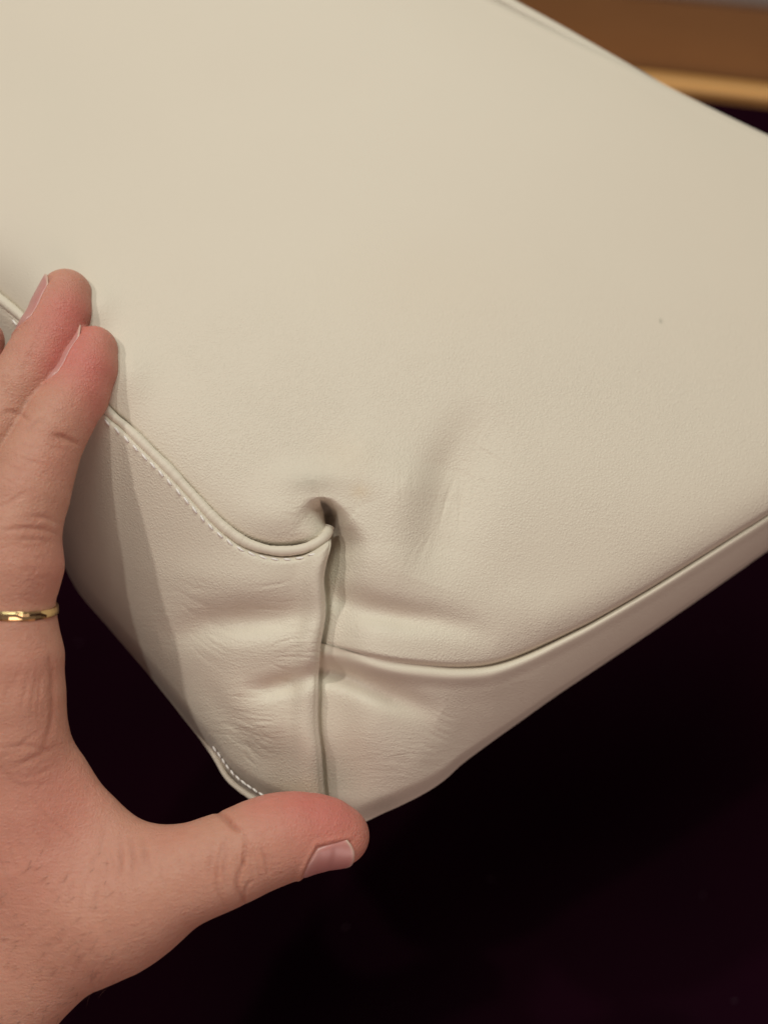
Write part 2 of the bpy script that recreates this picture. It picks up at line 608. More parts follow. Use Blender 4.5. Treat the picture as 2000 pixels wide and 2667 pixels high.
def gusset_depth(X, Y, v, Dt, gain, wu):
    d = Dt[None] - 0.0035 * sstep(0, 0.05, v) - 1.2e-3 + gain[None] * (0.72 * v ** 1.25 + 0.28 * v ** 5)
    d = d - 5.5e-3 * left_fold(T[None, :, 0], T[None, :, 1], 52) * 0.9 * sstep(0.0, 0.10, v)
    d = d + 1.3e-3 * left_fold(X, Y, 13)
    d = d + 0.22e-3 * np.exp(-((v * np.linalg.norm(B - T, axis=1)[None] * 0.8 - 17) / 5.0) ** 2)
    d = d + 5e-3 * sstep(0.90, 1.0, v) ** 2
    d = d + ridge(X, Y, [(345, 1385), (455, 1346), (525, 1340), (600, 1336), (690, 1322)], 36, [0, 3.6, 4.0, 2.8, 0.8])
    d = d - ridge(X, Y, [(480, 1392), (570, 1396), (650, 1385), (695, 1375)], 46, [0.4, 0.8, 0.9, 0.5])
    d = d + ridge(X, Y, [(520, 1490), (580, 1487), (630, 1475), (690, 1455)], 22, [0, 2.2, 3.0, 2.2])
    d = d - ridge(X, Y, [(330, 1240), (420, 1250), (560, 1255), (690, 1240)], 45, [0.2, 0.8, 0.9, 0.3])
    d = d - ridge(X, Y, [(520, 1560), (600, 1570), (670, 1600)], 46, [0.6, 1.4, 0.7])
    d = d + ridge(X, Y, [(430, 1470), (500, 1560), (560, 1640)], 26, [0.2, 1.0, 0.3])
    d = d + fine(X, Y, GF, 3.2, 0.17)
    return d

D = gusset_depth(X, Y, v, Dt, rear_gain, wu)
GU = (X, Y, D)
REAR3 = (X[-1].copy(), Y[-1].copy(), D[-1].copy())
for k_ in range(1, 5):                       # the edge turns back into the fold
    X = np.hstack([X, GU[0][:, -1:] - 5 * k_]); Y = np.hstack([Y, GU[1][:, -1:]]); D = np.hstack([D, GU[2][:, -1:] + 3.0e-3 * k_])
wr = 0.9 * np.exp(-np.hypot((X - 640) / 80, (Y - 1395) / 50) ** 2) + 1.0 * np.exp(-np.hypot((X - 545) / 90, (Y - 1545) / 75) ** 2) \
    + 0.5 * np.exp(-np.hypot((X - 420) / 130, (Y - 1340) / 80) ** 2)
tan = 0.55 * np.exp(-np.hypot((X - 640) / 65, (Y - 1705) / 22) ** 2)
gusset = sheet('side_gusset', X, Y, D, M_LEATHER, None, attrs=dict(grain=0.7 + 0 * X, wrinkle=wr, tan_mark=tan, grey_mark=0 * X))

xl = np.r_[np.linspace(-450, 0, 24)[:-1], np.linspace(0, 560, 120)[:-1], dens(560, 695, 70, 695, 1.35)]
xr = np.r_[dens(695, 860, 80, 695, 1.35), np.linspace(860, 1200, 130)[1:], np.linspace(1200, 1690, 120)[1:], np.linspace(1690, 2150, 24)[1:]]
XL, YL, DL = panel_block(xl, side_y(xl) + 25, -1)
XR, YR, DR = panel_block(xr, base_y(xr) - 1, 1)
w_ = np.exp(-(np.clip(XR - crease_x(YR), 0, None) / 75) ** 2) * sstep(1150, 1360, YR)
z_ = np.interp(YR, GU[1][:, -1], GU[2][:, -1]) + 1.8e-3 - DR
DR = DR + w_ * 0.5 * (z_ + np.sqrt(z_ * z_ + 1.2e-3 ** 2))
DR = DR + 3.0e-3 * np.exp(-(np.clip(XR - crease_x(YR), 0, None) / 8) ** 2) * sstep(1150, 1220, YR)
X = np.hstack([XL, XR]); Y = np.hstack([YL, YR]); D = np.hstack([DL, DR])
CR = fan(982, 1085, 102, 11, 6.0, 150, 6, 16, 3) + fan(1040, 940, 118, 8, 6.5, 90, 4, 20, 4) + fan(925, 1190, 112, 7, 7, 90, 4, 20, 5) \
    + fan(850, 1050, 95, 9, 9, 80, 4, 30, 6) + fan(1080, 1270, 60, 12, 8, 70, 3, 40, 7) + fan(640, 1110, 165, 9, 7, 70, -8, 40, 8) + fan(745, 1120, 60, 8, 7, 50, 4, 50, 9)
D = D + fine(X, Y, CR, 3.4, 0.10)
g = 0.05 + 0.95 * sstep(500, 950, Y) + 0.35 * np.exp(-((X - 960) / 250) ** 2 - ((Y - 1080) / 200) ** 2)
wr = np.exp(-(np.hypot(X - 690, Y - 1120) / 70) ** 2) * 0.5 + 0.45 * np.exp(-(np.hypot((X - 970) / 45, (Y - 1080) / 120)) ** 2)
tan = 0.2 * np.exp(-np.hypot((X - 745) / 60, (Y - 985) / 45) ** 2) + 0.55 * np.exp(-np.hypot((X - 778) / 22, (Y - 1062) / 16) ** 2) \
    + 0.12 * np.exp(-np.hypot((X - 900) / 260, (Y - 620) / 120) ** 2)
grey = 0.6 * np.exp(-np.hypot((X - 672) / 46, (Y - 1043) / 20) ** 2) + 1.6 * np.exp(-np.hypot((X - 1428) / 3.0, (Y - 693) / 5.5) ** 4)
cut = np.zeros(X.shape, bool); cut[:, xl.size - 1:xl.size + 1] = True; cut &= (Y > 1125)
front = sheet('front_panel', X, Y, D, M_LEATHER, None, skip=cut, attrs=dict(grain=g, wrinkle=wr, tan_mark=tan, grey_mark=grey))

bm = bmesh.new()
bm.from_mesh(front.data)
bmesh.ops.remove_doubles(bm, verts=bm.verts[:], dist=2e-6)
bm.to_mesh(front.data)
bm.free()

# base: a raised seam ridge (piping) then the panel running back to the lower edge
ub = np.r_[np.linspace(0, 0.30, 150)[:-1], np.linspace(0.30, 0.72, 150)[:-1], np.linspace(0.72, 1, 30)]
T = np.stack([np.interp(ub, np.linspace(0, 1, 900), BASE_PIPE[:, k]) for k in (0, 1)], 1)
B = np.stack([np.interp(ub, np.linspace(0, 1, 900), BASE_LOW[:, k]) for k in (0, 1)], 1)
Dt = right_depth(T[:, 0], T[:, 1] - 40)
Df = right_depth(T[:, 0], T[:, 1] - 1)
rid_w = np.interp(T[:, 0], [690, 1000, 1300, 2150], [36, 30, 26, 22])      # ridge breadth
back_gain = np.interp(T[:, 0], [650, 760, 1000, 1300, 2150], [15, 16, 17, 14, 12]) * 1e-3
ln = np.linalg.norm(B - T, axis=1)


BF = fan(905, 1620, 40, 12, 9, 80, 4, 15, 31) + fan(1110, 1465, 60, 7, 8, 40, 2, 20, 32) + fan(960, 1560, 25, 8, 9, 80, 4, 15, 33)


def base_sheet(q):
    """q: distance below the seam line, as fraction rows x columns (survey units)"""
    v = q / ln[None]
    X = T[None, :, 0] + (B[None, :, 0] - T[None, :, 0]) * v
    Y = T[None, :, 1] + (B[None, :, 1] - T[None, :, 1]) * v
    d = Df[None] + 0.45e-3 + (Dt + 1.0e-3 - Df)[None] * (1 - np.exp(-np.clip(q, 0, None) / 7)) + back_gain[None] * (0.8 * v + 0.2 * v ** 4) + 6e-3 * sstep(0.86, 1.0, v) ** 2
    # the corded ridge
    k = np.clip(q / rid_w[None], 0, 1.6)
    t = X - crease_x(Y)
    w = np.exp(-(np.clip(t, 0, None) / 60) ** 1.5)
    sink = 1.6e-3 * np.exp(-(np.clip(t, 0, None) / 7) ** 2)
    d = d * (1 - w) + (np.interp(Y, GU[1][:, -1], GU[2][:, -1]) + 2.0e-3) * w + sink
    d = d - np.interp(T[:, 0], [690, 1000, 1300, 2150], [1.8e-3, 1.4e-3, 0.55e-3, 0.4e-3])[None] * np.exp(-((k - 0.65) / 0.55) ** 2) * (1 - 0.25 * w)
    d = d + ridge(X, Y, [(680, 1428), (765, 1465), (850, 1502), (950, 1546)], 27, [1.0, 4.4, 3.6, 0.0])
    d = d - ridge(X, Y, [(720, 1560), (800, 1590), (880, 1640)], 70, [1.0, 1.6, 1.0])
    d = d - ridge(X, Y, [(940, 1490), (1060, 1480), (1180, 1440)], 30, [0.3, 0.8, 0.1])
    d = d + ridge(X, Y, [(940, 1660), (1010, 1580), (1040, 1540)], 35, [0.6, 0.5, 0.0])
    d = d + fine(X, Y, BF, 3.4, 0.12)
    return X, Y, d, v

q = np.linspace(-4, 1, 22)[:, None] * 1.0
q = np.vstack([np.linspace(-2, 0, 4)[:-1, None] + 0 * rid_w, np.linspace(0, 1, 22)[:, None] * rid_w[None]])
X, Y, D, v = base_sheet(q)
base_pipe = sheet('piping', X, Y, D, M_PIPING, None, attrs=dict(grain=0.3 + 0 * X, tan_mark=0 * X, grey_mark=0 * X))
t = np.linspace(0, 1, 150)[:, None]
q = rid_w[None] + (ln[None] - rid_w[None]) * t
X, Y, D, v = base_sheet(q)
wr = 0.7 * np.exp(-np.hypot((X - 880) / 120, (Y - 1640) / 60) ** 2) + 0.5 * np.exp(-np.hypot((X - 1120) / 35, (Y - 1465) / 30) ** 2)
base_panel = sheet('base_panel', X, Y, D, M_LEATHER, None, attrs=dict(grain=0.6 + 0 * X, wrinkle=wr, tan_mark=0 * X, grey_mark=0.5 * np.exp(-np.hypot((X - 830) / 40, (Y - 1740) / 20) ** 2)))
LOW3 = (X[-1].copy(), Y[-1].copy(), D[-1].copy())

# back panel, closing the bag behind the rear seam, the base and the mouth
xb = np.linspace(-450, 2150, 130)
yt = np.interp(xb, TOP_BACK[:, 0], TOP_BACK[:, 1])
lowx = np.r_[REAR3[0], LOW3[0][LOW3[0] > 712]]
lowy = np.r_[REAR3[1], LOW3[1][LOW3[0] > 712]]
lowd = np.r_[REAR3[2], LOW3[2][LOW3[0] > 712]]
o_ = np.argsort(lowx)
lowx, lowy, lowd = lowx[o_], lowy[o_], lowd[o_]
yb = np.interp(xb, lowx, lowy) - 3
db = np.interp(xb, lowx, lowd) + 0.001
rows_y, rows_d = [], []
rp = 20
dtop = base_depth(xb, yt) + 0.0085
for th in np.linspace(math.pi / 2, -math.pi / 2, 9)[:-1]:
    rows_y.append(yt + rp * (1 - math.cos(th))); rows_d.append(dtop + 1.8e-3 * (1 - math.sin(th)))
for t in np.linspace(0, 1, 60):
    yy = yt + rp + (yb - yt - rp) * t
    dd = (dtop + 3.6e-3) * (1 - t) + db * t
    rows_y.append(yy); rows_d.append(dd + 0.045 * math.sin(math.pi * t) ** 0.8)
# inner face from the rim down inside
Yb = np.array([yt + rp + 120, yt + rp + 60] + rows_y); Db = np.array([dtop + 0.012, dtop + 0.004] + rows_d)
Xb = np.repeat(xb[None], len(Yb), 0)
back = sheet('back_panel', Xb, Yb, Db, M_LEATHER, None, True, attrs=dict(grain=0.3 + 0 * Xb, wrinkle=0 * Xb, tan_mark=0 * Xb, grey_mark=0 * Xb))


# piping cords and stitches
def tube(name, C3, r, mat_, n=14, taper=True, flat=1.0, wob=0.0):
    """C3: centre line in the camera frame, r: radius per point"""
    C3 = np.asarray(C3, float)
    tg = np.gradient(C3, axis=0)
    tg /= np.linalg.norm(tg, axis=1)[:, None]
    zref = np.array([0, 0, 1.0])
    s = np.cross(tg, zref); s /= np.linalg.norm(s, axis=1)[:, None]
    z = np.cross(s, tg)
    a = np.linspace(0, 2 * math.pi, n, endpoint=False)
    r = np.asarray(r, float) * np.ones(len(C3))
    if wob:
        ph = np.convolve(rng.normal(size=len(C3) + 24), np.ones(25) / 25, 'valid')[:len(C3)]
        r = r * (1 + wob * ph)
    P = C3[:, None] + r[:, None, None] * (np.cos(a)[None, :, None] * s[:, None] + flat * np.sin(a)[None, :, None] * z[:, None])
    V = c2w(P.reshape(-1, 3))
    m_, f = len(C3), []
    i = np.arange(m_ - 1)[:, None] * n; j = np.arange(n)[None]
    jn = (j + 1) % n
    f = np.stack([i + j, i + jn, i + n + jn, i + n + j], -1).reshape(-1, 4).tolist()
    f += [list(range(n))[::-1], [(m_ - 1) * n + k for k in range(n)]]
    return new_mesh(name, V, f, mat_)


SP = SIDE_PIPE
spd = left_depth(SP[:, 0], SP[:, 1] - 22) - 0.0004
fo = left_fold(SP[:, 0], SP[:, 1], 26)
spd = np.convolve(np.pad(left_depth(SP[:, 0], SP[:, 1] - 16) - 5.5e-3 * sstep(1066, 1112, SP[:, 1] - 16) * left_fold(SP[:, 0], SP[:, 1] - 16, 52), 12, 'edge'), np.ones(25) / 25, 'valid')
spd = spd - 0.0006 + 5.0e-3 * fo
side_pipe = tube('piping', up(SP[:, 0], SP[:, 1] + 1, spd), 1.28e-3, M_PIPING, 18, wob=0.35)
attr(side_pipe, 'grain', np.full(len(side_pipe.data.vertices), 0.3))

RL = np.stack(REAR3, 1)
rear_pipe = tube('piping', up(RL[:, 0] + 9 - 13 * sstep(1520, 1720, RL[:, 1]), RL[:, 1] - 7 + 11 * sstep(1520, 1720, RL[:, 1]), RL[:, 2] + 0.001 - 0.0035 * sstep(1520, 1720, RL[:, 1])), 0.75e-3, M_PIPING, 14, wob=0.3)
attr(rear_pipe, 'grain', np.full(len(rear_pipe.data.vertices), 0.3))


def arc(C, n0, step):
    s = np.r_[0, np.cumsum(np.linalg.norm(np.diff(C[:, :2], axis=0), axis=1))]
    return s


def stitches(line, step, length, r, parent_list, lo, hi, tilt=0.10):
    """separate thread stitches along a surveyed line (x, y, depth)"""
    s = arc(line, 0, 0)
    t = lo
    while t < hi:
        st = step * random.uniform(0.94, 1.06)
        L_ = length * random.uniform(0.88, 1.08)
        pos = np.linspace(t, t + L_, 7)
        q = np.stack([np.interp(pos, s, line[:, k]) for k in range(3)], 1)
        sw = np.linspace(-1, 1, 7)
        tang = q[-1, :2] - q[0, :2]; tang /= np.linalg.norm(tang)
        nrm = np.array([-tang[1], tang[0]])
        q[:, :2] += nrm[None] * (sw * tilt * L_ * random.uniform(0.6, 1.3))[:, None]
        prof = np.sqrt(np.clip(1 - sw ** 2 * 0.96, 0, 1))
        q[:, 2] += 0.0004 * sw ** 2
        o = tube('stitch', up(q[:, 0], q[:, 1], q[:, 2]), r * (0.25 + 0.75 * prof), M_THREAD, 8, flat=0.8)
        parent_list.append(o)
        t += st

GX, GY, GD = GU
# line just below the side cord, on the gusset
nx_ = np.gradient(SP[:, 0]); ny_ = np.gradient(SP[:, 1])
nl = np.hypot(nx_, ny_)
off = 19.5
lx, ly = SP[:, 0] - ny_ / nl * off, SP[:, 1] + nx_ / nl * off
row = 9
gi = [np.argmin((GX[2:40] - a) ** 2 + (GY[2:40] - b_) ** 2) for a, b_ in zip(lx, ly)]
ld = GD[2:40].ravel()[gi]
ld = np.convolve(np.pad(ld, 8, 'edge'), np.ones(17) / 17, 'valid')
line = np.stack([lx, ly, ld - 0.0003], 1)
side_st = []
s_end = arc(line, 0, 0)
i_end = np.searchsorted(lx[:690], 700) if lx.max() > 700 else len(lx) - 8
stitches(line, 26.5, 19, 0.30e-3, side_st, 640, s_end[min(i_end, 699)] - 18)
rear_st = []
rl = np.stack([RL[:, 0] + 7, RL[:, 1] - 8, RL[:, 2] - 0.0062], 1)
s_r = arc(rl, 0, 0)
i0 = np.searchsorted(rl[:, 1], 1610)
stitches(rl, 16, 16, 0.29e-3, rear_st, s_r[i0], s_r[-1] - 4, 0.08)

keep(bag, front, gusset, base_panel, back, side_pipe, base_pipe, rear_pipe)
for o in side_st:
    o.parent = side_pipe
for o in rear_st:
    o.parent = rear_pipe
bpy.context.view_layer.update()
for o, lab in ((side_pipe, 'corded seam between front panel and side gusset'), (base_pipe, 'corded seam along the base'), (rear_pipe, 'rear seam with frayed white thread')):
    o['label'] = lab

# ---------------------------------------------------------------- hand
def C(x, y, d):
    return up(x, y, d)

def chain(pts):
    """list of (x, y, depth, radius in survey units) -> capsules in the camera frame"""
    out = []
    for p, q in zip(pts[:-1], pts[1:]):
        out.append((C(*p[:3]), C(*q[:3]), p[3] * K * p[2], q[3] * K * q[2]))
    return out

INDEX = chain([(203, 755, .2668, 51), (190, 795, .2652, 60), (165, 850, .2626, 66), (130, 905, .2588, 68), (104, 955, .2562, 70),
               (80, 1010, .2542, 78), (62, 1070, .2522, 82), (46, 1130, .2508, 81), (38, 1160, .2505, 85), (40, 1220, .2505, 91),
               (28, 1270, .2508, 88), (22, 1305, .2510, 82), (26, 1350, .2512, 90), (34, 1420, .2514, 97), (38, 1500, .2518, 96), (30, 1585, .2525, 100)])
MIDDLE = chain([(143, 636, .2718, 55), (132, 675, .2702, 62), (110, 730, .2672, 68), (80, 785, .2640, 68), (50, 835, .2625, 70),
                (0, 925, .2605, 78), (-50, 1010, .2585, 82), (-80, 1100, .2575, 84), (-100, 1250, .2570, 90), (-110, 1420, .2575, 96), (-120, 1600, .2590, 100)])
RING = chain([(-42, 735, .2720, 50), (-60, 790, .2705, 60), (-100, 870, .2680, 64), (-140, 960, .2655, 70), (-200, 1100, .2630, 76),
              (-240, 1260, .2625, 82), (-255, 1450, .2640, 88), (-260, 1620, .2660, 94)])
PINKY = chain([(-200, 960, .2730, 44), (-225, 1030, .2710, 52), (-280, 1140, .2690, 58), (-330, 1270, .2680, 64), (-360, 1440, .2690, 72), (-370, 1620, .2710, 78)])
THUMB = chain([(742, 1808, .2600, 54), (715, 1802, .2597, 63), (680, 1799, .2590, 69), (640, 1803, .2580, 78), (600, 1811, .2570, 84), (555, 1827, .2560, 86),
               (515, 1848, .2552, 84), (480, 1862, .2545, 88), (430, 1881, .2540, 92), (370, 1903, .2535, 98), (310, 1935, .2532, 108), (240, 1968, .2532, 122)])
PALM = [  # flattened: (capsule list, depth squash)
    (chain([(28, 1600, .2530, 104), (30, 1720, .2545, 130), (60, 1840, .2550, 150)]), 0.75),
    (chain([(240, 1968, .2535, 122), (120, 2005, .2545, 150), (20, 2070, .2560, 165), (-190, 2260, .2590, 215)]), 0.62),
    (chain([(-120, 1600, .2595, 110), (-120, 1800, .2600, 170), (-120, 2050, .2600, 230)]), 0.55),
    (chain([(-270, 1620, .2660, 110), (-280, 1850, .2650, 150), (-260, 2100, .2630, 220)]), 0.55),
    (chain([(-370, 1620, .2715, 85), (-370, 1850, .2690, 120), (-330, 2100, .2660, 180)]), 0.6),
    (chain([(-190, 2260, .2590, 215), (-330, 2560, .2600, 235), (-480, 2900, .2600, 260)]), 0.72),
]
WEB = (chain([(120, 1690, .2560, 70), (200, 1800, .2560, 75), (275, 1885, .2550, 80)]), 0.7)


def cap(p, a, b, ra, rb, sq=1.0):
    ba = b - a
    pa = p - a
    if sq != 1.0:
        S_ = np.array([1, 1, 1 / sq])
        pa = pa * S_; ba = ba * S_
    t = np.clip(pa @ ba / (ba @ ba), 0, 1)
    return np.linalg.norm(pa - t[:, None] * ba, axis=1) - (ra + t * (rb - ra))


def smin(a, b, k):
    h = np.clip(k - np.abs(a - b), 0, None) / k
    return np.minimum(a, b) - h * h * k * 0.25


def chain_sdf(p, ch, k=0.0022, sq=1.0):
    d = None
    for (a, b, ra, rb) in ch:
        e = cap(p, a, b, ra, rb, sq)
        d = e if d is None else smin(d, e, k)
    return d


# skin creases: surveyed lines, width and depth in mm
GROOVES = [
    ([(487, 1812), (474, 1850), (468, 1905), (474, 1935), (487, 1958)], 4.0, 0.38),
    ([(526, 1806), (531, 1845), (521, 1880), (513, 1912), (527, 1948)], 4.5, 0.55),
    ([(562, 1830), (574, 1862), (579, 1893)], 4.0, 0.38),
    ([(541, 1905), (530, 1925), (528, 1950)], 3.5, 0.35),
    ([(470, 1757), (487, 1768), (500, 1783), (516, 1797)], 6.0, 0.85),
    ([(168, 958), (140, 945), (118, 940)], 5.5, 0.75),
    ([(95, 900), (72, 915), (60, 930)], 5.0, 0.30),
    ([(122, 1152), (90, 1143), (50, 1140), (10, 1146)], 4.5, 0.45),
    ([(125, 1128), (95, 1118), (60, 1112)], 4.0, 0.30),
    ([(116, 1172), (80, 1166), (40, 1168)], 4.0, 0.30),
    ([(60, 1060), (20, 1085), (-20, 1100)], 4.0, 0.25),
    ([(0, 1618), (60, 1612), (110, 1624)], 5.0, 0.30),
    ([(40, 1655), (85, 1632), (125, 1610)], 5.0, 0.30),
    ([(0, 1660), (30, 1690), (60, 1700)], 4.0, 0.22),
    ([(95, 1620), (112, 1560), (115, 1480), (108, 1420)], 6.0, 0.50),
    ([(262, 1800), (262, 1850), (250, 1900)], 5.0, 0.22),
    ([(285, 1815), (288, 1860), (282, 1910)], 5.0, 0.25),
    ([(310, 1812), (312, 1850), (308, 1890)], 5.0, 0.20),
    ([(230, 1790), (215, 1840), (190, 1880)], 5.0, 0.18),
    ([(60, 905), (30, 890), (5, 892)], 5.0, 0.45),
]


def to_survey(p):
    d = -p[:, 2]
    return p[:, 0] / (K * d) + CX, -p[:, 1] / (K * d) + CY


SKIN_FINE = fan(500, 1870, 88, 16, 8, 95, 8, 10, 41, 5) + fan(420, 1880, 80, 9, 14, 90, 6, 10, 42, 5) + fan(70, 1148, 4, 9, 8, 100, 5, 15, 43, 4) \
    + fan(130, 945, 20, 7, 7, 70, 4, 15, 44, 4) + fan(275, 1860, 82, 9, 11, 90, -6, 15, 45, 4) + fan(60, 1650, -20, 9, 14, 110, 6, 25, 46, 5) \
    + fan(60, 1500, 100, 8, 14, 130, 4, 10, 47, 5) + fan(190, 1930, 110, 9, 16, 110, 5, 25, 48, 5) + fan(40, 1000, 20, 8, 12, 80, 4, 20, 49, 4) \
    + fan(60, 1830, 60, 10, 22, 140, 8, 40, 50, 6) + fan(150, 2060, 130, 10, 20, 110, 6, 40, 51, 6) + fan(75, 1250, 15, 8, 14, 80, 5, 15, 52, 4)


def groove_field(p):
    x, y = to_survey(p)
    tot = fine(x, y, SKIN_FINE, 4.0, 0.19)
    for pts, w, dep in GROOVES:
        q = np.array(pts, float)
        m = (x > q[:, 0].min() - 25) & (x < q[:, 0].max() + 25) & (y > q[:, 1].min() - 25) & (y < q[:, 1].max() + 25)
        if m.any():
            c = curve(pts, 14)
            amp = np.sin(np.linspace(0.25, math.pi - 0.25, 14)) ** 0.6 * dep
            tot[m] += ridge(x[m], y[m], c, w, amp, 1.6)
    return tot


def hand_sdf(p, fine=False):
    d = None
    for ch in (INDEX, MIDDLE, RING, PINKY):
        e = chain_sdf(p, ch)
        d = e if d is None else smin(d, e, 0.0007)
    th = chain_sdf(p, THUMB, 0.004)
    pal = None
    for ch, sq in PALM:
        e = chain_sdf(p, ch, 0.004, sq)
        pal = e if pal is None else smin(pal, e, 0.012)
    web = chain_sdf(p, WEB[0], 0.004, WEB[1])
    pal = smin(pal, web, 0.008)
    pal = smin(pal, th, 0.010)
    d = smin(d, pal, 0.006)
    if fine:
        d = d + groove_field(p)
    return d


def surface_nets(f, lo, h):
    nx, ny, nz = f.shape
    inside = f < 0
    acc = np.zeros((nx - 1, ny - 1, nz - 1, 3)); cnt = np.zeros((nx - 1, ny - 1, nz - 1))
    corners = [(i, j, k) for i in (0, 1) for j in (0, 1) for k in (0, 1)]
    sl = lambda c: (slice(c[0], nx - 1 + c[0]), slice(c[1], ny - 1 + c[1]), slice(c[2], nz - 1 + c[2]))
    for c in corners:
        for ax in range(3):
            if c[ax]:
                continue
            c2 = list(c); c2[ax] = 1
            fa, fb = f[sl(c)], f[sl(c2)]
            m = inside[sl(c)] != inside[sl(c2)]
            t = np.where(m, fa / np.where(m, fa - fb, 1), 0)
            pos = [np.full(t.shape, float(q)) for q in c]
            pos[ax] = pos[ax] + t
            for k in range(3):
                acc[..., k] += np.where(m, pos[k], 0)
            cnt += m
    act = cnt > 0
    idx = -np.ones(act.shape, np.int64)
    idx[act] = np.arange(act.sum())
    ijk = np.argwhere(act)
    V = (ijk + acc[act] / cnt[act][:, None]) * h + lo
    F = []
    for ax in range(3):
        a = [slice(1, nx - 1), slice(1, ny - 1), slice(1, nz - 1)]
        a0, a1 = list(a), list(a)
        n_ = f.shape[ax]
        a0[ax] = slice(0, n_ - 1); a1[ax] = slice(1, n_)
        s0, s1 = inside[tuple(a0)], inside[tuple(a1)]
        for flip, m in ((False, s0 & ~s1), (True, ~s0 & s1)):
            e = np.argwhere(m)
            o = np.array([1, 1, 1]); o[ax] = 0
            e = e + o
            b_, c_ = [k for k in range(3) if k != ax]
            if ax == 1:
                b_, c_ = c_, b_
            q = []
            for db_, dc_ in ((-1, -1), (0, -1), (0, 0), (-1, 0)):
                w_ = e.copy(); w_[:, b_] += db_; w_[:, c_] += dc_
                q.append(idx[w_[:, 0], w_[:, 1], w_[:, 2]])
            q = np.stack(q, 1)
            F.append(q[:, ::-1] if flip else q)
    return V, np.vstack(F)


def subdivide(V, F):
    n = len(V)
    E = np.stack([F, np.roll(F, -1, 1)], -1)
    Es = np.sort(E, -1)
    key = Es[..., 0] * n + Es[..., 1]
    uq, inv = np.unique(key.ravel(), return_inverse=True)
    inv = inv.reshape(F.shape)
    mid = 0.5 * (V[uq // n] + V[uq % n])
    cen = V[F].mean(1)
    e = inv + n
    c = np.arange(len(F)) + n + len(uq)
    NF = [np.stack([F[:, k], e[:, k], c, e[:, k - 1]], 1) for k in range(4)]
    return np.vstack([V, mid, cen]), np.vstack(NF)


hh = 0.0009
lo = np.array([-0.150, -0.175, -0.295]); hi = np.array([0.000, 0.068, -0.215])
nn = (np.ceil((hi - lo) / (hh * 3)).astype(int) + 1) * 3
ax_ = [lo[k] + hh * np.arange(nn[k]) for k in range(3)]
cax = [a[1::3] for a in ax_]
G = np.stack(np.meshgrid(*cax, indexing='ij'), -1)
fc = hand_sdf(G.reshape(-1, 3)).reshape(G.shape[:3])
ff = np.repeat(np.repeat(np.repeat(fc, 3, 0), 3, 1), 3, 2)
near = np.abs(ff) < 0.0058
ii = np.argwhere(near)
pts = np.stack([ax_[k][ii[:, k]] for k in range(3)], 1)
ff[near] = hand_sdf(pts)
for k in range(3):                      # close the cut ends
    s = [slice(None)] * 3
    for e in (0, -1):
        s[k] = e
        ff[tuple(s)] = np.maximum(ff[tuple(s)], 0.0005)
HV, HF = surface_nets(ff, lo, hh)
HV, HF = subdivide(HV, HF)
# settle onto the skin, with its creases
inner = np.all((HV > lo + 2 * hh) & (HV < np.array([a[-1] for a in ax_]) - 2 * hh), axis=1)
for it in range(2):
    p = HV[inner]
    e = 0.00035
    g = np.zeros_like(p); f0 = np.zeros(len(p))
    for sx, sy, sz in ((1, 1, 1), (1, -1, -1), (-1, 1, -1), (-1, -1, 1)):
        o = np.array([sx, sy, sz], float)
        val = hand_sdf(p + o * e, False)
        g += val[:, None] * o; f0 += val * 0.25
    g /= np.linalg.norm(g, axis=1)[:, None]
    fv = f0 + (groove_field(p) if it == 1 else 0)
    HV[inner] = p - g * np.clip(fv, -0.0008, 0.0012)[:, None]


def nail_frame(ch, s0, s1, dorsal):
    p0 = ch[s0[0]][0] + (ch[s0[0]][1] - ch[s0[0]][0]) * s0[1]        # towards the tip
    p1 = ch[s1[0]][0] + (ch[s1[0]][1] - ch[s1[0]][0]) * s1[1]        # root
    ax = p0 - p1; Ln = np.linalg.norm(ax); ax /= Ln
    n = np.array(dorsal, float); n -= ax * (n @ ax); n /= np.linalg.norm(n)
    return p1, ax, Ln, n, np.cross(ax, n)

NAILS = [(INDEX, (0, -0.85), (2, 0.35), (-0.85, 0.42, 0.33), 0.72, 0.0022, 0.003), (MIDDLE, (0, -0.5), (2, 0.35), (-0.86, 0.33, 0.38), 0.75, 0.0022, 0.002),
         (RING, (0, -0.5), (1, 0.9), (-0.86, 0.3, 0.35), 0.80, 0.0022, 0.003), (PINKY, (0, -0.5), (1, 0.9), (-0.86, 0.3, 0.35), 0.80, 0.0022, 0.003),
         (THUMB, (0, -0.75), (2, 0.60), (0.10, -0.62, 0.76), 0.80, 0.004, 0.002)]
# the skin sinks under each nail and stands up as a fold round its root and sides
nail_fold = np.zeros(len(HV))
for (ch, s0, s1, dorsal, half, kk, ov) in NAILS:
    p1, ax, Ln, n, bt = nail_frame(ch, s0, s1, dorsal)
    q = HV - p1
    tt = (q @ ax) / Ln
    rn, rb = q @ n, q @ bt
    rr = np.hypot(rn, rb)
    ss = (np.arctan2(rb, rn) + (0.34 if ch is THUMB else 0.0) * (tt - 0.5)) / half
    sel = (rr < 0.014) & (tt > -0.5) & (tt < 1.3) & (np.abs(ss) < 1.8)
    t_, s_, r_ = tt[sel], ss[sel], rr[sel]
    e_side = (np.abs(s_) - 1) * half * r_
    e_root = (0.16 * s_ ** 2 + 0.03 - t_) * Ln
    e = np.maximum(e_side, e_root)                   # < 0 on the nail bed, metres
    fade = 1 - sstep(0.80, 0.98, t_)
    disp = np.where(e < 0, -0.00042 * sstep(0, -0.0007, e), 0.00030 * np.exp(-((e - 0.0006) / 0.0006) ** 2)) * fade
    dirv = (rn[sel, None] * n + rb[sel, None] * bt) / r_[:, None]
    HV[sel] += dirv * disp[:, None]
    nail_fold[sel] += np.exp(-(e / 0.00045) ** 2) * fade * 0.7
gr = groove_field(HV)
hx, hy = to_survey(HV)
